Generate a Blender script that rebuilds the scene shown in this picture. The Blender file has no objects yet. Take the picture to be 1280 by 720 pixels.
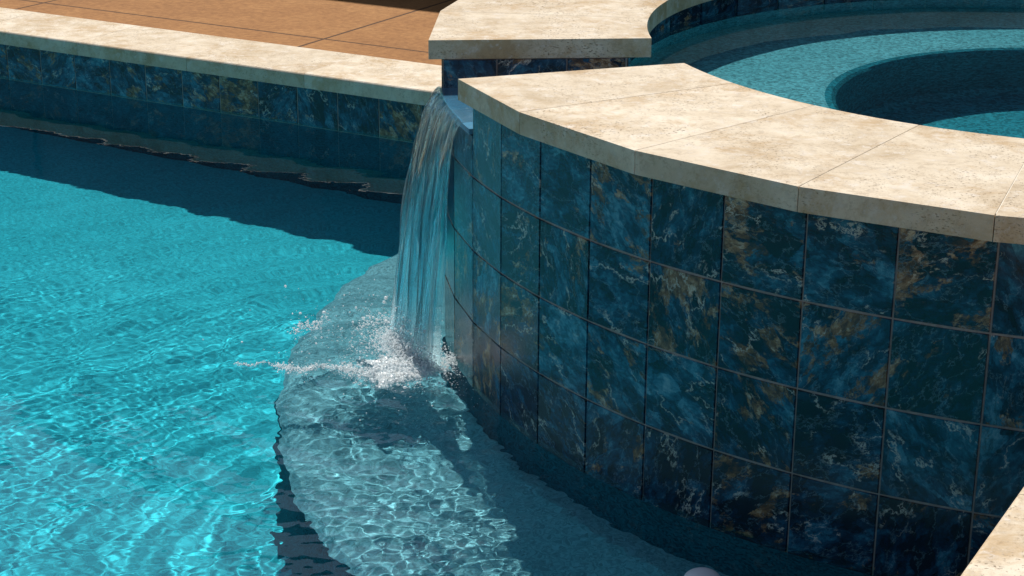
import bpy, bmesh, math, random, numpy as np
from mathutils import Matrix, Vector, geometry
random.seed(4); rng=np.random.RandomState(7)
sc=bpy.context.scene; C=sc.collection
sc.view_settings.view_transform='Standard'; sc.view_settings.look='None'; sc.view_settings.exposure=0
# ------------------------------------------------------------------ camera (solved from the tile grid of the wall)
FL,PITCH,ROLL,HC=2322.4,.3388,.0058,1.452
CX,CY,R,PH0,Z1=1.2678,3.9935,1.4242,-.3832,.4396
T=.1524
_r=np.array([1,0,0.]);FW=np.array([0,math.cos(PITCH),-math.sin(PITCH)]);_u=np.array([0,math.sin(PITCH),math.cos(PITCH)])
RT=math.cos(ROLL)*_r+math.sin(ROLL)*_u; UP=-math.sin(ROLL)*_r+math.cos(ROLL)*_u
def ray(x,y): return FW+RT*(x-640)/FL-UP*(y-360)/FL
def P(x,y,z):
    d=ray(x,y); return np.array([0,0,HC])+d*(z-HC)/d[2]
def U(x,y,dep):                                   # point on a level dep below still water, seen through it
    d=ray(x,y); d=d/np.linalg.norm(d); p=P(x,y,0)
    h=d[:2]/1.333; t=math.sqrt(1-h@h)
    return np.array([p[0]+h[0]/t*dep,p[1]+h[1]/t*dep,-dep])
cam=bpy.data.cameras.new('camera'); co=bpy.data.objects.new('camera',cam); C.objects.link(co); sc.camera=co
cam.lens=FL/1280*36; cam.sensor_width=36; cam.clip_end=500
co.matrix_world=Matrix(((RT[0],UP[0],-FW[0],0),(RT[1],UP[1],-FW[1],0),(RT[2],UP[2],-FW[2],HC),(0,0,0,1)))
# ------------------------------------------------------------------ light
SUN_EL=math.radians(54); SUN_AZ=math.radians(-10)      # azimuth from +Y towards +X
w=bpy.data.worlds.new('World'); sc.world=w; w.use_nodes=True
sk=w.node_tree.nodes.new('ShaderNodeTexSky'); sk.sky_type='NISHITA'; sk.sun_disc=False; sk.sun_elevation=SUN_EL; sk.sun_rotation=SUN_AZ
w.node_tree.links.new(sk.outputs[0],w.node_tree.nodes['Background'].inputs[0]); w.node_tree.nodes['Background'].inputs[1].default_value=.08
L=bpy.data.lights.new('sun','SUN'); L.energy=5; L.angle=math.radians(.5); L.color=(1,.97,.91); L.cycles.is_caustics_light=True
so=bpy.data.objects.new('sun',L); C.objects.link(so)
sd=Vector((-math.sin(SUN_AZ)*math.cos(SUN_EL),-math.cos(SUN_AZ)*math.cos(SUN_EL),-math.sin(SUN_EL)))
so.rotation_euler=sd.to_track_quat('-Z','Y').to_euler()
# ------------------------------------------------------------------ helpers
def tag(o,label=None,cat=None,group=None,kind=None):
    for k,v in (('label',label),('category',cat),('group',group),('kind',kind)):
        if v: o[k]=v
    return o
def empty(name,loc,label,cat,group=None):
    o=bpy.data.objects.new(name,None); C.objects.link(o); o.location=loc; o.empty_display_size=.1
    return tag(o,label,cat,group)
def link(name,m,mat,parent=None,smooth=False):
    if mat: m.materials.append(mat)
    if smooth: m.polygons.foreach_set('use_smooth',[True]*len(m.polygons))
    o=bpy.data.objects.new(name,m); C.objects.link(o)
    if parent:
        o.parent=parent; o.matrix_parent_inverse=Matrix.Translation(parent.location).inverted()
    return o
def mesh(name,V,F,mat,parent=None,smooth=False):
    m=bpy.data.meshes.new(name); m.from_pydata([tuple(map(float,v)) for v in V],[],[tuple(int(i) for i in f) for f in F]); m.update()
    return link(name,m,mat,parent,smooth)
def gridmesh(name,X,Y,Z,keep,mat,parent=None):
    ny,nx=X.shape; V=np.stack([X,Y,Z],-1).reshape(-1,3); idx=np.arange(nx*ny).reshape(ny,nx)
    F=np.stack([idx[:-1,:-1],idx[:-1,1:],idx[1:,1:],idx[1:,:-1]],-1).reshape(-1,4)
    if keep is not None:
        k=keep.ravel(); F=F[k[F].all(1)]
        used=np.zeros(len(V),bool); used[F.ravel()]=True; mp=np.cumsum(used)-1; V=V[used]; F=mp[F]
    m=bpy.data.meshes.new(name); m.vertices.add(len(V)); m.vertices.foreach_set('co',V.astype(np.float32).ravel())
    m.loops.add(F.size); m.loops.foreach_set('vertex_index',F.astype(np.int32).ravel())
    m.polygons.add(len(F)); m.polygons.foreach_set('loop_start',np.arange(0,F.size,4,dtype=np.int32))
    m.update(calc_edges=True); m.validate()
    return link(name,m,mat,parent,True)
def prism(name,pts,z0,z1,mat,parent=None,bev=0,seg=2,jit=0):
    bm=bmesh.new(); lo=[bm.verts.new((p[0],p[1],z0)) for p in pts]; hi=[bm.verts.new((p[0],p[1],z1)) for p in pts]; n=len(pts)
    bm.faces.new(lo[::-1]); bm.faces.new(hi)
    for i in range(n): bm.faces.new((lo[i],lo[(i+1)%n],hi[(i+1)%n],hi[i]))
    bmesh.ops.recalc_face_normals(bm,faces=bm.faces)
    if bev: bmesh.ops.bevel(bm,geom=list(bm.edges),offset=bev,segments=seg,profile=.6,affect='EDGES')
    m=bpy.data.meshes.new(name); bm.to_mesh(m); bm.free()
    return link(name,m,mat,parent)
def pol(phi,r): return np.array([CX+r*math.sin(phi),CY-r*math.cos(phi)])
def caus(*os):
    for o in os: o.cycles.is_caustics_receiver=True
# ------------------------------------------------------------------ materials
class NT:
    def __init__(s,name):
        s.m=bpy.data.materials.new(name); s.m.use_nodes=True; s.t=s.m.node_tree; s.b=s.t.nodes['Principled BSDF']; s.out=s.t.nodes['Material Output']
    def n(s,typ,**k):
        x=s.t.nodes.new(typ)
        for a,b in k.items(): setattr(x,a,b)
        return x
    def l(s,a,b): s.t.links.new(a,b)
    def noise(s,vec,scale,detail=4,rough=.55,dist=0):
        x=s.n('ShaderNodeTexNoise'); x.inputs['Scale'].default_value=scale; x.inputs['Detail'].default_value=detail; x.inputs['Roughness'].default_value=rough; x.inputs['Distortion'].default_value=dist
        if vec is not None: s.l(vec,x.inputs['Vector'])
        return x.outputs['Fac']
    def ramp(s,fac,stops):
        x=s.n('ShaderNodeValToRGB'); e=x.color_ramp.elements
        while len(e)<len(stops): e.new(.5)
        for el,(p,c) in zip(e,stops): el.position=p; el.color=(*c,1) if len(c)==3 else c
        s.l(fac,x.inputs[0]); return x.outputs[0]
    def mix(s,fac,a,b,mode='MIX'):
        x=s.n('ShaderNodeMixRGB',blend_type=mode)
        for i,v in enumerate((fac,a,b)):
            if isinstance(v,(int,float)): x.inputs[i].default_value=v
            elif isinstance(v,tuple): x.inputs[i].default_value=(*v,1)
            else: s.l(v,x.inputs[i])
        return x.outputs[0]
    def math(s,op,a,b=0,c=0):
        x=s.n('ShaderNodeMath',operation=op)
        for i,v in enumerate((a,b,c)):
            if isinstance(v,(int,float)): x.inputs[i].default_value=v
            else: s.l(v,x.inputs[i])
        return x.outputs[0]
    def bump(s,h,strength,dist):
        x=s.n('ShaderNodeBump'); x.inputs['Strength'].default_value=strength; x.inputs['Distance'].default_value=dist; s.l(h,x.inputs['Height']); s.l(x.outputs[0],s.b.inputs['Normal'])
    def warp(s,v,scale,amt,detail=5,rough=.5):
        wn=s.n('ShaderNodeTexNoise'); wn.inputs['Scale'].default_value=scale; wn.inputs['Detail'].default_value=detail; wn.inputs['Roughness'].default_value=rough; s.l(v,wn.inputs['Vector'])
        sb=s.n('ShaderNodeVectorMath',operation='SUBTRACT'); s.l(wn.outputs['Color'],sb.inputs[0]); sb.inputs[1].default_value=(.5,.5,.5)
        scl=s.n('ShaderNodeVectorMath',operation='SCALE'); s.l(sb.outputs[0],scl.inputs[0]); scl.inputs['Scale'].default_value=amt
        ad=s.n('ShaderNodeVectorMath',operation='ADD'); s.l(v,ad.inputs[0]); s.l(scl.outputs[0],ad.inputs[1]); return ad.outputs[0]
    def coord(s,rnd=0):
        tc=s.n('ShaderNodeTexCoord').outputs['Object']
        if not rnd: return tc
        oi=s.n('ShaderNodeObjectInfo'); v=s.n('ShaderNodeVectorMath',operation='SCALE'); v.inputs[0].default_value=(rnd,rnd*.7,rnd*.3); s.l(oi.outputs['Random'],v.inputs['Scale'])
        a=s.n('ShaderNodeVectorMath',operation='ADD'); s.l(tc,a.inputs[0]); s.l(v.outputs[0],a.inputs[1]); s.rand=oi.outputs['Random']; return a.outputs[0]
def M_tile(name='blue_marble_tile',pale=False):
    s=NT(name); at=s.n('ShaderNodeAttribute',attribute_name='tile_uv').outputs['Vector']
    rn=s.n('ShaderNodeAttribute',attribute_name='tile_rand').outputs['Color']; sp=s.n('ShaderNodeSeparateColor'); s.l(rn,sp.inputs[0]); r1,r2,r3=sp.outputs[:3]
    # each tile gets its own slant of the bedding
    rot=s.n('ShaderNodeVectorRotate',rotation_type='Z_AXIS'); s.l(at,rot.inputs['Vector']); s.l(s.math('MULTIPLY',r3,6.28),rot.inputs['Angle'])
    st=s.n('ShaderNodeMapping'); st.inputs['Scale'].default_value=(1,1.6,1); s.l(rot.outputs[0],st.inputs[0])
    v=s.warp(st.outputs[0],14,.048,10,.70)
    def off(o):
        a=s.n('ShaderNodeVectorMath',operation='ADD'); s.l(v,a.inputs[0]); a.inputs[1].default_value=(o,o*2,o*3); return a.outputs[0]
    def vor(scale,feat,o=0):
        x=s.n('ShaderNodeTexVoronoi',feature=feat); x.inputs['Scale'].default_value=scale; s.l(off(o),x.inputs['Vector']); return x
    cell=s.n('ShaderNodeSeparateColor'); s.l(vor(17,'F1').outputs['Color'],cell.inputs[0])
    cell2=s.n('ShaderNodeSeparateColor'); s.l(vor(46,'F1',2).outputs['Color'],cell2.inputs[0])
    f=s.noise(v,15,13,.76)
    f=s.math('ADD',f,s.math('MULTIPLY_ADD',cell.outputs[0],.14,-.07)); f=s.math('ADD',f,s.math('MULTIPLY_ADD',cell2.outputs[0],.08,-.04))
    f=s.math('ADD',f,s.math('MULTIPLY_ADD',r2,.12,-.06))
    base=s.ramp(f,[(.39,(.002,.006,.016)),(.475,(.005,.022,.052)),(.545,(.010,.060,.115)),(.61,(.022,.13,.205)),(.68,(.065,.23,.31)),(.80,(.26,.41,.46))])
    rf=s.math('ADD',s.noise(off(5),10,13,.77),s.math('MULTIPLY_ADD',cell.outputs[1],.12,-.06))
    rf=s.math('ADD',rf,s.math('MULTIPLY_ADD',r1,.17,-.125))
    rust=s.ramp(rf,[(.53,(0,0,0)),(.56,(.93,.93,.93))])
    rc=s.ramp(s.math('ADD',s.noise(off(8),28,12,.78),s.math('MULTIPLY_ADD',cell2.outputs[1],.13,-.065)),[(.37,(.025,.021,.02)),(.46,(.13,.060,.025)),(.54,(.30,.15,.062)),(.61,(.46,.31,.18)),(.70,(.66,.57,.45))])
    c=s.mix(rust,base,rc)
    def ridge(scale,wid,o):
        d=s.math('ABSOLUTE',s.math('SUBTRACT',s.noise(off(o),scale,8,.60),.5)); return s.math('SUBTRACT',1,s.math('MINIMUM',s.math('DIVIDE',d,wid),1))
    msk=s.ramp(s.noise(st.outputs[0],12,5,.6),[(.50,(0,0,0)),(.57,(1,1,1))])
    c=s.mix(s.math('MULTIPLY',ridge(9,.016,9),.6),c,(.003,.006,.012))
    c=s.mix(s.math('MULTIPLY',ridge(13,.008,7),.42),c,(.28,.42,.47))
    c=s.mix(s.math('MULTIPLY',s.math('MULTIPLY',ridge(5.5,.0075,4),msk),.95),c,(.66,.59,.48))
    if pale: c=s.mix(.55,c,(.16,.46,.68))  # spill lip: sunlit, sky-blue paleness mixed into the tile colour
    s.l(c,s.b.inputs['Base Color']); s.l(s.math('MULTIPLY_ADD',s.noise(v,30,3),.10,.02),s.b.inputs['Roughness'])
    s.b.inputs['IOR'].default_value=1.5; s.bump(s.noise(v,22,8,.66),.2,.004); return s.m
def M_trav():
    s=NT('travertine'); v=s.coord(9)
    c=s.ramp(s.noise(v,7,8,.68,.4),[(.3,(.49,.38,.245)),(.45,(.63,.525,.385)),(.6,(.73,.635,.495)),(.8,(.80,.73,.61))])
    gold=s.ramp(s.noise(v,5.5,11,.77,.3),[(.49,(0,0,0)),(.605,(1,1,1))])
    c=s.mix(s.math('MULTIPLY',gold,.68),c,(.45,.29,.13))
    c=s.mix(s.math('MULTIPLY',s.ramp(s.noise(v,60,9,.8),[(.50,(0,0,0)),(.60,(1,1,1))]),.50),c,(.33,.235,.14))
    c=s.mix(s.math('MULTIPLY',s.ramp(s.noise(v,30,9,.78),[(.53,(0,0,0)),(.63,(1,1,1))]),.6),c,(.85,.795,.71))
    sepz=s.n('ShaderNodeMapping'); sepz.inputs['Scale'].default_value=(1,1,2.2); s.l(v,sepz.inputs['Vector'])
    pit=s.ramp(s.noise(sepz.outputs[0],180,3,.6),[(.59,(1,1,1)),(.67,(0,0,0))])
    pm=s.ramp(s.noise(v,9,2),[(.40,(0,0,0)),(.60,(1,1,1))]); pitm=s.mix(pm,(1,1,1),pit)
    c=s.mix(pitm,(.26,.18,.11),c)
    c=s.mix(1,c,s.ramp(s.rand,[(0,(.92,.89,.85)),(1,(1.05,1.04,1.03))]),'MULTIPLY')
    s.l(c,s.b.inputs['Base Color']); s.b.inputs['Roughness'].default_value=.72; s.b.inputs['Specular IOR Level'].default_value=.3
    h=s.mix(.5,pitm,s.noise(v,120,7,.7)); s.bump(h,.65,.003); return s.m
def M_plaster(name,dark,light,spk,vs=190):
    s=NT(name); v=s.coord()
    c=s.ramp(s.noise(v,3,5),[(.3,dark),(.7,light)])
    vo=s.n('ShaderNodeTexVoronoi'); vo.inputs['Scale'].default_value=vs; s.l(v,vo.inputs['Vector'])
    sp=s.n('ShaderNodeSeparateColor'); s.l(vo.outputs['Color'],sp.inputs[0])
    c=s.mix(1,c,s.ramp(sp.outputs[0],[(0,(1-spk,)*3),(.5,(1,1,1)),(1,(1+spk,)*3)]),'MULTIPLY')
    s.l(c,s.b.inputs['Base Color']); s.b.inputs['Roughness'].default_value=.8; s.b.inputs['Specular IOR Level'].default_value=.1; return s.m
def M_plain(name,c,r,ns=0,amt=.2):
    s=NT(name); v=s.coord()
    s.l(s.ramp(s.noise(v,ns or 20,5,.6),[(.3,tuple(x*(1-amt) for x in c)),(.7,tuple(x*(1+amt) for x in c))]),s.b.inputs['Base Color']); s.b.inputs['Roughness'].default_value=r
    s.bump(s.noise(v,(ns or 20)*6,4),.2,.002); return s.m
def M_deck():
    s=NT('brown_concrete'); v=s.n('ShaderNodeUVMap').outputs[0]
    c=s.ramp(s.noise(v,2.6,9,.68,.3),[(.3,(.21,.085,.022)),(.5,(.31,.135,.038)),(.7,(.43,.215,.072))])
    c=s.mix(.5,c,s.ramp(s.noise(v,38,9,.78),[(.35,(.15,.058,.015)),(.65,(.50,.24,.082))]))
    sx=s.n('ShaderNodeSeparateXYZ'); s.l(v,sx.inputs[0])
    def line(o,per,off):
        f=s.math('ABSOLUTE',s.math('SUBTRACT',s.math('FRACT',s.math('DIVIDE',s.math('ADD',o,off),per)),.5)); return s.math('GREATER_THAN',f,.5-.006/per)
    j=s.math('MAXIMUM',line(sx.outputs[0],1.25,.2),line(sx.outputs[1],1.05,.45))
    c=s.mix(j,c,(.08,.034,.012)); s.l(c,s.b.inputs['Base Color']); s.b.inputs['Roughness'].default_value=.8; s.b.inputs['Specular IOR Level'].default_value=.2
    s.bump(s.mix(j,s.noise(v,120,5),(0,0,0)),.35,.004); return s.m
def M_water():
    s=NT('clear_water'); g=s.n('ShaderNodeBsdfGlass'); g.inputs['IOR'].default_value=1.333; g.inputs['Roughness'].default_value=0; g.inputs['Color'].default_value=(.90,.985,1,1); s.l(g.outputs[0],s.out.inputs[0]); return s.m
def M_film():
    s=NT('thin_water_film'); t=s.n('ShaderNodeBsdfTransparent'); t.inputs[0].default_value=(.97,.99,1,1); g=s.n('ShaderNodeBsdfGlossy'); g.inputs['Roughness'].default_value=.03
    f=s.n('ShaderNodeFresnel'); f.inputs[0].default_value=1.333; m=s.n('ShaderNodeMixShader'); s.l(s.math('MULTIPLY',f.outputs[0],.5),m.inputs[0]); s.l(t.outputs[0],m.inputs[1]); s.l(g.outputs[0],m.inputs[2]); s.l(m.outputs[0],s.out.inputs[0]); return s.m
def M_fall():
    s=NT('falling_water'); v=s.n('ShaderNodeUVMap').outputs[0]
    g=s.n('ShaderNodeBsdfGlass'); g.inputs['IOR'].default_value=1.333; g.inputs['Roughness'].default_value=.0; g.inputs['Color'].default_value=(.86,.98,1,1)
    tr=s.n('ShaderNodeBsdfTransparent'); tr.inputs[0].default_value=(.86,.98,1,1)
    d=s.n('ShaderNodeBsdfTranslucent'); d.inputs[0].default_value=(.80,.96,1,1); d2=s.n('ShaderNodeBsdfDiffuse'); d2.inputs[0].default_value=(.82,.96,1,1)
    ml=s.n('ShaderNodeMixShader'); ml.inputs[0].default_value=.2; s.l(d.outputs[0],ml.inputs[1]); s.l(d2.outputs[0],ml.inputs[2])
    m1=s.n('ShaderNodeMixShader'); m1.inputs[0].default_value=.42; s.l(g.outputs[0],m1.inputs[1]); s.l(tr.outputs[0],m1.inputs[2])
    mp=s.n('ShaderNodeMapping'); mp.inputs['Scale'].default_value=(34,.6,1); s.l(v,mp.inputs[0])
    f=s.ramp(s.noise(mp.outputs[0],1,6,.62),[(.54,(.0,.0,.0)),(.60,(.15,.15,.15)),(.67,(1,1,1))])
    sx=s.n('ShaderNodeSeparateXYZ'); s.l(v,sx.inputs[0])
    f=s.math('MULTIPLY',f,s.ramp(sx.outputs[1],[(.14,(.0,)*3),(.24,(.9,)*3),(.7,(.8,)*3),(1,(1.3,)*3)]))
    f=s.math('MINIMUM',s.math('ADD',f,s.ramp(sx.outputs[1],[(.90,(0,)*3),(.985,(.35,)*3)])),1)
    m2=s.n('ShaderNodeMixShader'); s.l(f,m2.inputs[0]); s.l(m1.outputs[0],m2.inputs[1]); s.l(ml.outputs[0],m2.inputs[2]); s.l(m2.outputs[0],s.out.inputs[0]); return s.m
def M_foam():
    s=NT('white_foam'); s.b.inputs['Base Color'].default_value=(.96,.985,.99,1); s.b.inputs['Roughness'].default_value=.2
    d=s.n('ShaderNodeBsdfTranslucent'); d.inputs[0].default_value=(.96,.985,.99,1); m=s.n('ShaderNodeMixShader'); m.inputs[0].default_value=.6
    s.l(s.b.outputs[0],m.inputs[1]); s.l(d.outputs[0],m.inputs[2]); s.l(m.outputs[0],s.out.inputs[0]); return s.m
TILE=M_tile(); LIPTILE=M_tile('sunlit_pale_tile',True); TRAV=M_trav(); DECK=M_deck(); WATER=M_water(); FALL=M_fall(); FOAM=M_foam(); FILM=M_film()
GROUT=M_plain('brown_grout',(.34,.28,.25),.9,60,.25); MORTAR=M_plain('pale_mortar',(.74,.67,.56),.9,60,.12)
PL_FLOOR=M_plaster('pool_plaster',(.026,.43,.51),(.038,.51,.60),.22); PL_DARK=M_plaster('shaded_wall_plaster',(.006,.085,.12),(.010,.12,.165),.5); PL_SHELF=M_plaster('shelf_plaster',(.13,.34,.39),(.19,.42,.47),.3,240); PL_SPA=M_plaster('spa_pebble',(.10,.38,.43),(.15,.47,.52),.42,150); PL_WELL=M_plaster('shade_toned_spa_pebble',(.016,.21,.27),(.028,.28,.34),.4,130)  # PL_DARK and PL_WELL: shade put into the plaster and pebble colour
STUCCO=M_plain('dark_slate_wall',(.06,.065,.07),.9,8,.15); DARKGL=M_plain('dark_window_glass',(.02,.025,.03),.1,3,.1); WHITE=M_plain('white_plastic',(.75,.76,.76),.35,30,.05)
# ------------------------------------------------------------------ pool frame
A=P(0,95,0)[:2]; B=P(515,175,0)[:2]; EU=(B-A)/np.linalg.norm(B-A); EV=np.array([EU[1],-EU[0]])
if EV[1]>0: EV=-EV
ZT,ZB=.168,.122                                     # pool coping top and underside
ZR=.42                                              # the low raised wall on the right
pa,pb=P(1180,720,ZR)[:2],P(1280,625,ZR)[:2]
UR=(((pa+pb)/2-A)@EU)+.03
def W(u,v): return A+EU*u+EV*v
UL,VN=UR-5.5,4.6
def rng_c(o): return ((o[0]*7.3)%1,(o[1]*5.1)%1,(o[2]*9.7)%1)
def tiles(name,items,parent):
    V=[];F=[];uvw=[];rn=[]
    for p0,p1,z0,z1,n in items:
        p0=np.array(p0);p1=np.array(p1);t=(p1-p0);wd=np.linalg.norm(t);t=t/wd;o=rng.rand(3);b=len(V);e=.0012
        off=o*np.array([13,17,11]); dz=(rng.rand()-.5)*.0008
        for q,(i,d) in enumerate(((0,-.004),(e,0.))):
            for uu,zz in ((i,z0+i),(wd-i,z0+i),(wd-i,z1-i),(i,z1-i)):
                xy=p0+t*uu+n*(d+dz); V.append((xy[0],xy[1],zz)); uvw.append((uu+off[0],zz+off[1],off[2]))
                rn.append((*rng_c(o),1))
        F.append((b+4,b+5,b+6,b+7))
        for k in range(4): F.append((b+k,b+(k+1)%4,b+4+(k+1)%4,b+4+k))
    o=mesh(name,V,F,TILE,parent); m=o.data
    a=m.attributes.new('tile_uv','FLOAT_VECTOR','POINT'); a.data.foreach_set('vector',np.array(uvw,np.float32).ravel())
    a=m.attributes.new('tile_rand','FLOAT_COLOR','POINT'); a.data.foreach_set('color',np.array(rn,np.float32).ravel()); return o
def pool_edge(name,a,b,n,label,flip,zb=ZB,zt=ZT,bev=.003):
    a=np.array(a);b=np.array(b);d=b-a;Ln=np.linalg.norm(d);d=d/Ln
    root=empty(name,(*((a+b)/2),zb),label,'pool edge')
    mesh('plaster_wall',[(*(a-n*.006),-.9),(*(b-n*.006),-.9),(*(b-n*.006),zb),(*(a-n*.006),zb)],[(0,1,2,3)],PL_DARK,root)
    mesh('grout_bed',[(*(a-n*.0018),-.036),(*(b-n*.0018),-.036),(*(b-n*.0018),zb),(*(a-n*.0018),zb)],[(0,1,2,3)],GROUT,root)
    it=[];z1=zb
    while z1>0:
        z0=max(z1-T+.003,-.032); x=0
        while x<Ln-.01:
            x2=min(x+T-.0022,Ln); it.append((a+d*x,a+d*x2,z0,z1,n) if flip else (a+d*x2,a+d*x,z0,z1,n)); x+=T
        z1-=T
    tiles('tile_band',it,root)
    x=-.12
    while x<Ln:
        x2=min(x+.46,Ln+.02)
        q=[a+d*(x+.0006)+n*.03,a+d*(x2-.0006)+n*.03,a+d*(x2-.0006)-n*.28,a+d*(x+.0006)-n*.28]
        bm=bmesh.new(); lo=[bm.verts.new((*p,zb)) for p in q]; zt_=zt+random.uniform(-.0005,.0005); hi=[bm.verts.new((*p,zt_)) for p in q]
        bm.faces.new(lo[::-1]); bm.faces.new(hi)
        for i in range(4): bm.faces.new((lo[i],lo[(i+1)%4],hi[(i+1)%4],hi[i]))
        bmesh.ops.recalc_face_normals(bm,faces=bm.faces); bm.edges.ensure_lookup_table()
        fe=[e for e in bm.edges if set(e.verts)==set(hi[:2])]
        bmesh.ops.bevel(bm,geom=fe,offset=.008,segments=3,profile=.5,affect='EDGES')
        m=bpy.data.meshes.new('coping_stone'); bm.to_mesh(m); bm.free(); link('coping_stone',m,TRAV,root); x+=.46
    mesh('mortar_bed',[(*(a+n*.014),zt-.0022),(*(b+n*.014),zt-.0022),(*(b-n*.278),zt-.0022),(*(a-n*.278),zt-.0022)],[(0,1,2,3)],MORTAR,root)
    if zb>ZB:
        mesh('back_wall',[(*(a-n*.25),ZT-.006),(*(b-n*.25),ZT-.006),(*(b-n*.25),zb),(*(a-n*.25),zb)],[(3,2,1,0)],STUCCO,root)
    return root
def hit(p,d,r):                                    # distance along p+d*t to the circle of the spa
    c=np.array([CX,CY]);m=p-c;b=m@d;q=m@m-r*r;return -b-math.sqrt(b*b-q)
tf=hit(W(UL,0),EU,R-.002); farE=W(UL+tf,0)
tr=hit(W(UR,VN),-EV,R-.002); rightE=W(UR,VN-tr)
pool_edge('pool_edge',W(UL,0),farE,EV,'far straight pool edge, blue tile band under a travertine coping, ending at the raised spa',True)
pool_edge('pool_edge',W(UR,VN),rightE,-EU,'low raised edge whose sunlit travertine corner fills the bottom right of the picture',True,ZR-.043,ZR)
pool_edge('pool_edge',W(UL,VN),W(UL,.03),EU,'left end pool edge outside the picture',True)
pool_edge('pool_edge',W(UR-.03,VN),W(UL+.03,VN),-EV,'near pool edge outside the picture',True)
# deck sheet with openings for pool and spa
def uvof(p): d=np.array(p)-A; return d@EU,d@EV
outer=[W(-60,-60),W(60,-60),W(60,60),W(-60,60)]
o_=.2; hole=[W(UL-o_,-o_),W(UR+o_,-o_),W(UR+o_,VN+o_),W(UL-o_,VN+o_)]
circ=[pol(2*math.pi*k/72,R-.05) for k in range(72)]
pts=[Vector(p) for p in outer+hole+circ]
ed=[(i,(i+1)%4) for i in range(4)]+[(4+i,4+(i+1)%4) for i in range(4)]+[(8+i,8+(i+1)%72) for i in range(72)]
vv,ee,ff,_,_,_=geometry.delaunay_2d_cdt(pts,ed,[],0,1e-6)
F=[]
for f in ff:
    c=sum((vv[i] for i in f),Vector((0,0)))/len(f); u,v=uvof(c)
    if UL-o_<u<UR+o_ and -o_<v<VN+o_: continue
    if math.hypot(c.x-CX,c.y-CY)<R-.05: continue
    F.append(list(f))
dm=bpy.data.meshes.new('deck'); dm.from_pydata([(p.x,p.y,ZT-.006) for p in vv],[],F); uvl=dm.uv_layers.new(name='UVMap')
for lp in dm.loops:
    uvl.data[lp.index].uv=uvof(dm.vertices[lp.vertex_index].co.xy)
tag(link('deck',dm,DECK),'brown concrete pool deck with scored joints beyond the far coping','deck',kind='structure')
FD=.68
fl=mesh('pool_floor',[(*W(UL-.1,-.1),-FD),(*W(UR+.1,-.1),-FD),(*W(UR+.1,VN+.1),-FD),(*W(UL-.1,VN+.1),-FD)],[(0,1,2,3)],PL_FLOOR); tag(fl,'turquoise plaster floor seen through the pool water','pool floor',kind='structure'); caus(fl)
# underwater shelf around the spa
ctl=[(600,262),(545,288),(490,315),(430,352),(380,410),(352,470),(348,530),(362,600),(395,660),(450,720),(520,790),(640,900)]
sp=[U(x,y,.2)[:2] for x,y in ctl]
def crom(ps,n=6):
    out=[]
    for i in range(len(ps)-1):
        p0=ps[max(i-1,0)];p1=ps[i];p2=ps[i+1];p3=ps[min(i+2,len(ps)-1)]
        for k in range(n):
            t=k/n; out.append(.5*((2*p1)+(-p0+p2)*t+(2*p0-5*p1+4*p2-p3)*t*t+(-p0+3*p1-3*p2+p3)*t**3))
    return out+[ps[-1]]
rim_=crom(sp); rest=[W(UR+.05,uvof(sp[-1])[1]+.1),W(UR+.05,1.2),np.array([CX,CY])]
ra=np.array(rim_); tg=np.gradient(ra,axis=0); tg/=np.linalg.norm(tg,axis=1)[:,None]; nr=np.stack([-tg[:,1],tg[:,0]],-1)
if ((ra-np.array([CX,CY]))*nr).sum()<0: nr=-nr
V=[];F=[];mi=[];nr_n=len(ra); prof=[(-.06,-.200),(-.035,-.203),(-.012,-.212),(.004,-.232),(.010,-.30),(.012,-FD-.01)]
for o,z in prof:
    for p,n_ in zip(ra,nr): V.append((*(p+n_*(o-.005)),z))
for j in range(len(prof)-1):
    for k in range(nr_n-1): F.append((j*nr_n+k,j*nr_n+k+1,(j+1)*nr_n+k+1,(j+1)*nr_n+k)); mi.append(1 if j>=3 else 0)
b=len(V); V+=[(*p,-.200) for p in rest]; F.append(tuple(range(nr_n))+tuple(range(b,b+3))); mi.append(0)
sh=mesh('pool_shelf',V,F,PL_SHELF); sh.data.materials.append(PL_DARK); sh.data.polygons.foreach_set('material_index',mi)  # steep faces take the dark plaster, their shade painted as colour
bm=bmesh.new(); bm.from_mesh(sh.data); bmesh.ops.recalc_face_normals(bm,faces=bm.faces); bmesh.ops.triangulate(bm,faces=[f for f in bm.faces if len(f.verts)>4]); bm.to_mesh(sh.data); bm.free()
tag(sh,'pale rounded underwater step around the foot of the spa wall','underwater step',kind='structure'); caus(sh)
# ------------------------------------------------------------------ raised spa
ZC,ZTOP=.595,.638; ZL=.535; G0,G1=math.radians(-85.8),math.radians(-71.3); RW=1.02; RO=1.452; RI=.975
spa=empty('raised_spa',(CX,CY,0),'raised round spa clad in blue marbled tile under a thick travertine coping','spa')
def arc_prism(name,a0,a1,r0,r1,z0,z1,mat,parent,n=40,bev=0,ni=None):
    o=[pol(a0+(a1-a0)*k/n,r1) for k in range(n+1)]; ni=ni or n; i=[pol(a1+(a0-a1)*k/ni,r0) for k in range(ni+1)]
    return prism(name,o+i,z0,z1,mat,parent,bev)
arc_prism('wall_core',G1,G0+2*math.pi,RW+.006,R-.0030,-.03,ZC,GROUT,spa,180)
arc_prism('wall_core',G0,G1,RW+.006,R-.0030,-.03,ZL-.014,GROUT,spa,12)
it=[]; st=T/R; k0=-8
cols=[PH0+k*st for k in range(-16,44)]; last=cols[0]+2*math.pi; cols=[c for c in cols if c<last-.03]+[last]
g=.0012/R
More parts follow.
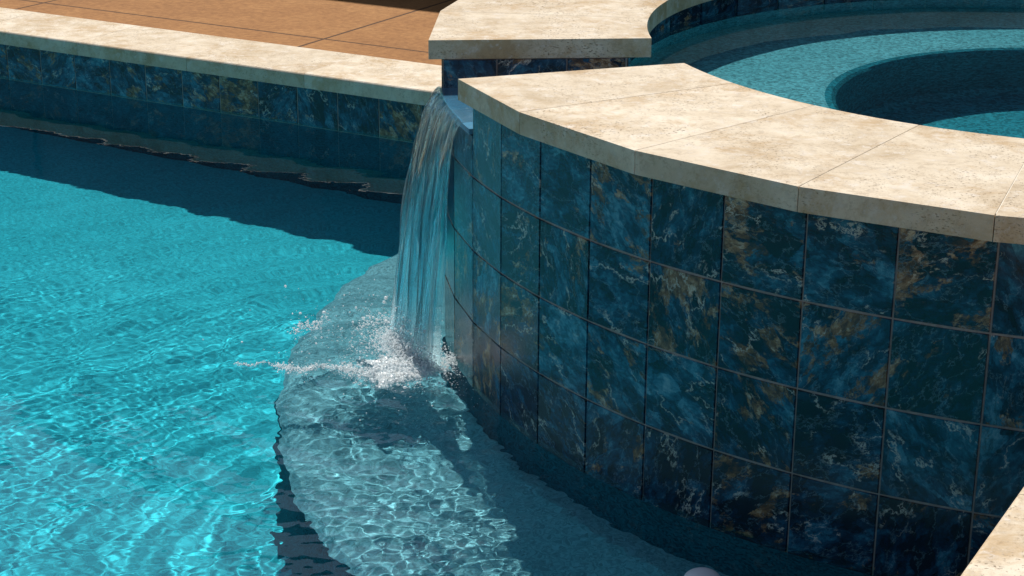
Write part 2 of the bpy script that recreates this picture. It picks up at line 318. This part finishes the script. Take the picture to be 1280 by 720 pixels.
for a0,a1 in zip(cols[:-1],cols[1:]):
    n=np.array([math.sin((a0+a1)/2),-math.cos((a0+a1)/2)])
    for row in range(4):
        zt=Z1+T*(1-row)-.0012; zb=Z1-T*row+.0012
        if row==3: zb=-.03
        if row==0:
            zt=ZC
            segs=[]; bnd=sorted([a0,a1]+[x for x in (G0,G1) if a0+.012<x<a1-.012])
            for b0,b1 in zip(bnd[:-1],bnd[1:]):
                m=(b0+b1)/2; segs.append((b0,b1,ZL-.012 if G0-.012<m<G1+.012 else zt))
        else: segs=[(a0,a1,zt)]
        for b0,b1,z in segs:
            it.append((pol(b0+g,R),pol(b1-g,R),zb,z,n))
tiles('tile_wall',it,spa)
# inner tile band and the basin
it=[]; nI=42
for k in range(nI):
    a0=2*math.pi*k/nI;a1=2*math.pi*(k+1)/nI; m=(a0+a1)/2
    if G0-.02<(m-2*math.pi)<G1+.02: ztop=ZL-.012
    else: ztop=ZC
    it.append((pol(a1-.0015,RW),pol(a0+.0015,RW),ZC-.155,ztop,-np.array([math.sin(m),-math.cos(m)])))
tiles('inner_tile_band',it,spa)
def lathe(name,prof,mat,parent,n=96):
    V=[];F=[]
    for r,z in prof:
        for k in range(n): p=pol(2*math.pi*k/n,r); V.append((p[0],p[1],z))
    for j in range(len(prof)-1):
        for k in range(n): F.append((j*n+k,j*n+(k+1)%n,(j+1)*n+(k+1)%n,(j+1)*n+k))
    return mesh(name,V,F,mat,parent,False)
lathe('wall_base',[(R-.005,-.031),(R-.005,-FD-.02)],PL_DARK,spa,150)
bs=lathe('bench',[(RW+.005,ZC-.15),(RW+.005,.285),(RW-.01,.275),(.60,.275),(.575,.268)],PL_SPA,spa); caus(bs)
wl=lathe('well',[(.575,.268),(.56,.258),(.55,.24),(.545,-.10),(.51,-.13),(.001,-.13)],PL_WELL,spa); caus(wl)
# spill channel lined with tile
def chan(phi,nsign,rA,rB,z0,z1):
    t=np.array([math.cos(phi),math.sin(phi)])*nsign*.004
    p0,p1=pol(phi,rA)+t,pol(phi,rB)+t
    return (p0,p1,z0,z1,t/np.linalg.norm(t))
rb=((RW+.01,1.155),(1.1575,1.305),(1.3075,R-.004))
tiles('channel_tile',[chan(G0,1,b,a,ZL-.01,ZC) for a,b in rb],spa); tiles('channel_tile',[chan(G1,-1,a,b,ZL-.01,ZC) for a,b in rb],spa)
def slab():
    V=[];F=[];uvw=[];rn=[]; nn=8
    for z in (ZL-.011,ZL):
        for r in (RW,R+.004):
            for k in range(nn+1):
                a=G0+.002+(G1-G0-.004)*k/nn; p=pol(a,r); V.append((*p,z)); uvw.append((a*1.4,r+z,.3)); rn.append((.35,.6,.35,1))
    q=nn+1
    for k in range(nn):
        F.append((2*q+k,2*q+k+1,3*q+k+1,3*q+k)); F.append((q+k,q+k+1,3*q+k+1,3*q+k)); F.append((k,k+1,q+k+1,q+k)); F.append((k,k+1,2*q+k+1,2*q+k))
    for k in (0,nn): F.append((k,q+k,3*q+k,2*q+k))
    o=mesh('spill_lip',V,F,LIPTILE,spa); m=o.data
    a=m.attributes.new('tile_uv','FLOAT_VECTOR','POINT'); a.data.foreach_set('vector',np.array(uvw,np.float32).ravel())
    a=m.attributes.new('tile_rand','FLOAT_COLOR','POINT'); a.data.foreach_set('color',np.array(rn,np.float32).ravel())
    bm=bmesh.new(); bm.from_mesh(m); bmesh.ops.recalc_face_normals(bm,faces=bm.faces); bm.to_mesh(m); bm.free()
slab()
# coping stones
ang=[G1]+[math.radians(x) for x in (-59.9,-47.1,-34.4,-22.2)]; endA=math.radians(360-85.8); nn=23; s0=ang[-1]
ang+=[s0+(endA-s0)*k/nn for k in range(1,nn+1)]
for a0,a1 in zip(ang[:-1],ang[1:]):
    e=.0004; o=[pol(a0+e,RO),pol(a1-e,RO)]; i=[pol(a1-e+(a0-a1+2*e)*k/5,RI) for k in range(6)]
    prism('coping_stone',o+i,ZC+.001,ZTOP+random.uniform(-.0003,.0003),TRAV,spa,.0011)
arc_prism('mortar_bed',G1+.004,endA-.004,RI+.003,RO*math.cos(math.radians(6.5))-.0025,ZC+.003,ZTOP-.0009,MORTAR,spa,120)
# ------------------------------------------------------------------ water
SPL=np.array(P(500,458,0)[:2])
def comps(seed,n,l0,l1):
    r=np.random.RandomState(seed); return [(6.2832/(l0*(l1/l0)**r.rand()),r.rand()*6.2832,r.rand()*6.2832) for _ in range(n)]
def height(X,Y,Vd):
    h=np.zeros_like(X)
    XX=X+.03*np.sin(3.1*Y+1)+.02*np.sin(5.3*X+2.2*Y); YY=Y+.03*np.sin(2.7*X+.5)+.02*np.sin(4.7*Y-3*X)
    XX=XX+.006*np.sin(23*Y+4*np.sin(9*X))+.004*np.sin(41*X+17*Y); YY=YY+.006*np.sin(19*X+3*np.sin(11*Y)+2)+.004*np.sin(37*Y-21*X)
    def add(cs,s):
        o=np.zeros_like(X)
        for k,t,p in cs: o+=s/k*np.sin(k*(XX*math.cos(t)+YY*math.sin(t))+p)
        return o
    near=np.clip((4.0-Y)/1.3,0,1); calm=.20+.80*np.clip((Vd-.3)/1.0,0,1)**1.5
    gust=.70+.30*np.sin(2.3*XX+1.1*YY+1)*np.sin(3.1*YY-1.7*XX)+.20*np.sin(6.1*XX-4.2*YY)
    D=np.hypot(XX-SPL[0],YY-SPL[1])
    h+=add(comps(11,22,.14,.50),.0040)*calm
    h+=add(comps(12,48,.016,.036),.0036)*(.80+.8*near**1.5)*calm*gust
    h+=.00016*np.exp(-D/1.0)*np.sin(6.2832*D/.048+1.6*np.sin(5*X)+np.sin(7*Y))*(1-np.exp(-D/.15))*calm
    h+=.0022*np.exp(-D/.6)*np.sin(6.2832*D/.15)*(1-np.exp(-D/.1))
    h+=add(comps(13,26,.03,.12),.040)*np.exp(-(D/.19)**2)
    E=np.hypot(X-SPL[0]-.15,(Y-SPL[1]+.64)*.75)
    h+=add(comps(14,52,.017,.060),.0150)*np.exp(-(E/.34)**2)
    return h
us=np.concatenate([np.arange(UL,-.35,.06),np.arange(-.35,UR+.001,.0050)]); vs=np.concatenate([np.arange(0,2.95,.0050),np.arange(2.95,VN,.06)])
Ug,Vg=np.meshgrid(us,vs); X=A[0]+EU[0]*Ug+EV[0]*Vg; Y=A[1]+EU[1]*Ug+EV[1]*Vg
X,Y,Vg=X[::-1],Y[::-1],Vg[::-1]
pw=gridmesh('pool_water',X,Y,height(X,Y,Vg),np.hypot(X-CX,Y-CY)>R-.03,WATER); tag(pw,'rippled clear turquoise pool water','water',kind='structure'); pw.cycles.is_caustics_caster=True
xs=np.arange(-1.06,1.06,.014); Xs,Ys=np.meshgrid(xs+CX,xs+CY); D=np.hypot(Xs-CX,Ys-CY); ZS=ZL+.012
r=np.random.RandomState(3); hs=np.zeros_like(Xs)
for i in range(18):
    lam=.08*(.5/.08)**r.rand(); k=6.2832/lam; t=r.rand()*6.28; hs+=.0008/k*np.sin(k*(Xs*math.cos(t)+Ys*math.sin(t))+r.rand()*6.28)
sw=gridmesh('spa_water',Xs,Ys,ZS+hs,D<RW+.02,WATER); tag(sw,'calm water inside the raised round spa','water',kind='structure'); sw.cycles.is_caustics_caster=True
# ------------------------------------------------------------------ waterfall sheet
ns,nt=170,190
S,Tt=np.meshgrid(np.linspace(0,1,ns),np.linspace(0,1,nt))
def ridg(S,Tt,seed,f0,f1,n):
    r=np.random.RandomState(seed); o=np.zeros_like(S)
    for i in range(n):
        f=f0*(f1/f0)**r.rand(); o+=np.sin(6.2832*(f*S+r.uniform(-.5,.5)*Tt+.2*np.sin(6.28*(Tt*r.uniform(.5,1.4)+r.rand())))+r.rand()*6.28)/f
    return o
pre=.16
tf_=np.clip((Tt-pre)/(1-pre),0,1)
aL,aR=G0+.012,G1-.026
phi=aL+(aR-aL)*S+tf_*((.5-S)*.06-.004)
reach=.104-.062*S**2+.006*np.sin(9*S)
film=np.clip(Tt/pre,0,1)
rr=np.where(Tt<pre,(R-.38)+(.38+.008)*film,R+.008+reach*tf_**.9)
zz=np.where(Tt<pre,ZL+.0085-.003*film,(ZL+.0055)*(1-(.15*tf_+.87*tf_**2)))
edge=np.minimum(S,1-S)
dr=ridg(S,tf_,5,3,22,24)*.011*tf_**.7
th=.0040+.0075*ridg(S,tf_,9,5,26,18)*.8; th=np.clip(th,.0012,.012)*np.clip(edge*14,.15,1)
def ptsf(off):
    w_=np.clip(tf_*4,0,1)
    rad=rr+np.where(Tt<pre,0,dr+off*np.sqrt(w_)); z=zz+np.sign(off)*.0012*(1-w_)
    rad=np.maximum(rad,np.where(Tt<pre,0,R+.005))
    return np.stack([CX+rad*np.sin(phi),CY-rad*np.cos(phi),z],-1).reshape(-1,3)
Vf=np.concatenate([ptsf(th),ptsf(-th)]); idx=np.arange(ns*nt).reshape(nt,ns)
Fa=np.stack([idx[:-1,:-1],idx[1:,:-1],idx[1:,1:],idx[:-1,1:]],-1).reshape(-1,4); Fb=Fa[:,::-1]+ns*nt
rim=np.concatenate([idx[0,:],idx[1:,-1],idx[-1,-2::-1],idx[-2:0:-1,0]]); r2=np.roll(rim,-1)
Fr=np.stack([rim,r2,r2+ns*nt,rim+ns*nt],-1)
wf=mesh('waterfall',Vf,np.concatenate([Fa,Fb,Fr]),FALL,None,True); tag(wf,'clear sheet of water spilling from the spa gap down into the pool','waterfall')
wf.data.materials.append(FILM)
uvl=wf.data.uv_layers.new(name='UVMap'); li=np.zeros(len(wf.data.loops),np.int32); wf.data.loops.foreach_get('vertex_index',li); li%=ns*nt
uvl.data.foreach_set('uv',np.stack([S.ravel()[li],Tt.ravel()[li]],-1).astype(np.float32).ravel())
tv=Tt.ravel()
for p in wf.data.polygons:
    if tv[p.vertices[0]%(ns*nt)]<pre-.004: p.material_index=1
bm=bmesh.new(); bm.from_mesh(wf.data); bmesh.ops.recalc_face_normals(bm,faces=bm.faces); bm.to_mesh(wf.data); bm.free()
# ------------------------------------------------------------------ splash
bm=bmesh.new(); bmesh.ops.create_icosphere(bm,subdivisions=1,radius=1); bv=np.array([v.co[:] for v in bm.verts]); bf=np.array([[v.index for v in f.verts] for f in bm.faces]); bm.free()
cs=[];rs=[]
def addp(p,r,fl=1): cs.append(p); rs.append((r,fl))
base=[pol(aL+(aR-aL)*s+(.5-s)*.06-.004,R+.008+.104-.062*s**2) for s in np.linspace(0,1,60)]
def clear(q): return math.hypot(q[0]-CX,q[1]-CY)>R+.008
for i in range(10500):
    b=base[min(59,int(60*rng.beta(1.6,1.5)))]; d=abs(rng.normal(0,.028)); t=rng.rand()*6.283; q=b+d*np.array([math.cos(t),math.sin(t)])+np.array([-.004,-.008])
    if clear(q): addp((*q,rng.exponential(.010)*math.exp(-d*12)+.0008),min(.004,.0006+rng.exponential(.0006)),.75)
for i in range(4800):
    b=base[rng.randint(60)]; d=abs(rng.normal(0,.10)); t=rng.rand()*6.283; q=b+d*np.array([math.cos(t),math.sin(t)])
    if clear(q): addp((*q,.0008),.0005+rng.exponential(.0005),.6)
for i in range(700):
    b=base[rng.randint(60)]; t=rng.normal(math.pi,1.3); d=rng.exponential(.08); q=b+d*np.array([math.cos(t),math.sin(t)])
    if clear(q): addp((*q,rng.rand()*max(0,.11-.25*abs(d-.07))),.0005+rng.exponential(.0006))
def stroke(pts_,n,wd,hz,r0):
    pts_=np.array(pts_,float)
    for i in range(n):
        t=rng.rand()*(len(pts_)-1); k=int(t); q=pts_[k]+(pts_[k+1]-pts_[k])*(t-k); p=P(q[0],q[1],0); g_=wd*(.4+.9*abs(math.sin(t*5)))
        addp((p[0]+rng.normal(0,g_),p[1]+rng.normal(0,g_*1.7),.0006+rng.exponential(hz)),r0+rng.exponential(r0),.7)
stroke([(294,455),(312,458),(330,453),(352,460)],190,.0022,.0015,.0005)
stroke([(345,458),(375,464),(405,459),(450,466)],1100,.005,.0022,.0006)
stroke([(366,418),(380,408),(392,414),(410,400)],360,.005,.006,.0006)
stroke([(440,420),(462,405),(484,402)],240,.009,.008,.0006)
stroke([(430,462),(480,474),(530,470)],1500,.013,.003,.0007)
stroke([(520,470),(560,455),(575,438)],700,.008,.003,.0006)
cs=np.array(cs); rs=np.array(rs); n=len(cs); nb=len(bv)
sc3=np.stack([rs[:,0],rs[:,0],rs[:,0]*rs[:,1]],-1)
Vs=(bv[None]*sc3[:,None]+cs[:,None]).reshape(-1,3); Fs=(bf[None]+(np.arange(n)*nb)[:,None,None]).reshape(-1,3)
# churned foam cap lying on the water
core=P(496,462,0)[:2]; na,nrr=160,46; off0=len(Vs); cap=[]
for j in range(nrr):
    for k in range(na):
        a=6.2832*k/na; lim=.064+.014*math.sin(3*a+1)+.010*math.sin(7*a+2)+.007*math.sin(13*a)+.005*math.sin(23*a+1)
        rad=lim*j/(nrr-1); x=core[0]+rad*math.cos(a)*1.25; y=core[1]+rad*math.sin(a)*1.15
        nz=.5*math.sin(170*x+40*math.sin(60*y))*math.sin(150*y+1)+.5*math.sin(390*x+3)*math.sin(350*y+2*math.sin(200*x)); fall_=(1-(j/(nrr-1))**2)
        z=.010*fall_+.006*nz*(.35+.65*fall_)-.006*(j/(nrr-1))**3
        if math.hypot(x-CX,y-CY)<R+.004: z=-.02
        cap.append((x,y,z))
capf=[(off0+j*na+k,off0+j*na+(k+1)%na,off0+(j+1)*na+(k+1)%na,off0+(j+1)*na+k) for j in range(nrr-1) for k in range(na)]
tag(mesh('splash',list(Vs)+cap,[tuple(f) for f in Fs]+capf,FOAM,None,True),'white foam and flying droplets where the waterfall hits the pool','splash',kind='stuff')
# ------------------------------------------------------------------ small pale float at the bottom edge
fp=P(878,728,.0)
bm=bmesh.new(); bmesh.ops.create_uvsphere(bm,u_segments=32,v_segments=18,radius=.032)
for v in bm.verts: v.co.z*=.6 if v.co.z>0 else .8
m=bpy.data.meshes.new('pool_float'); bm.to_mesh(m); bm.free(); fo=link('pool_float',m,WHITE,None,True); fo.location=(*fp[:2],.002)
tag(fo,'small white rounded float cut off by the bottom of the picture','float')
# ------------------------------------------------------------------ unseen wall and its parts, added for dark water reflection and a top-edge shadow
us_,vs_=uvof(P(500,2,ZT)[:2]); hv=vs_-1.5
hs_=empty('added_dark_wall',(*W(0,hv),ZT),'unseen dark slate coloured wall added beyond the deck for its reflection and shadow','added wall')
def boxuv(name,u0,u1,v0,v1,z0,z1,mat): return prism(name,[W(u0,v0),W(u1,v0),W(u1,v1),W(u0,v1)],z0,z1,mat,hs_)
boxuv('wall',-6,9,hv-.25,hv,ZT-.006,2.75,STUCCO); boxuv('added_eave',-6.2,9.2,hv-.5,hv+.05,2.753,2.9,STUCCO)
for u0 in (-4,-.5,3): boxuv('added_window',u0,u0+1.6,hv+.003,hv+.03,ZT+.25,2.3,DARKGL)
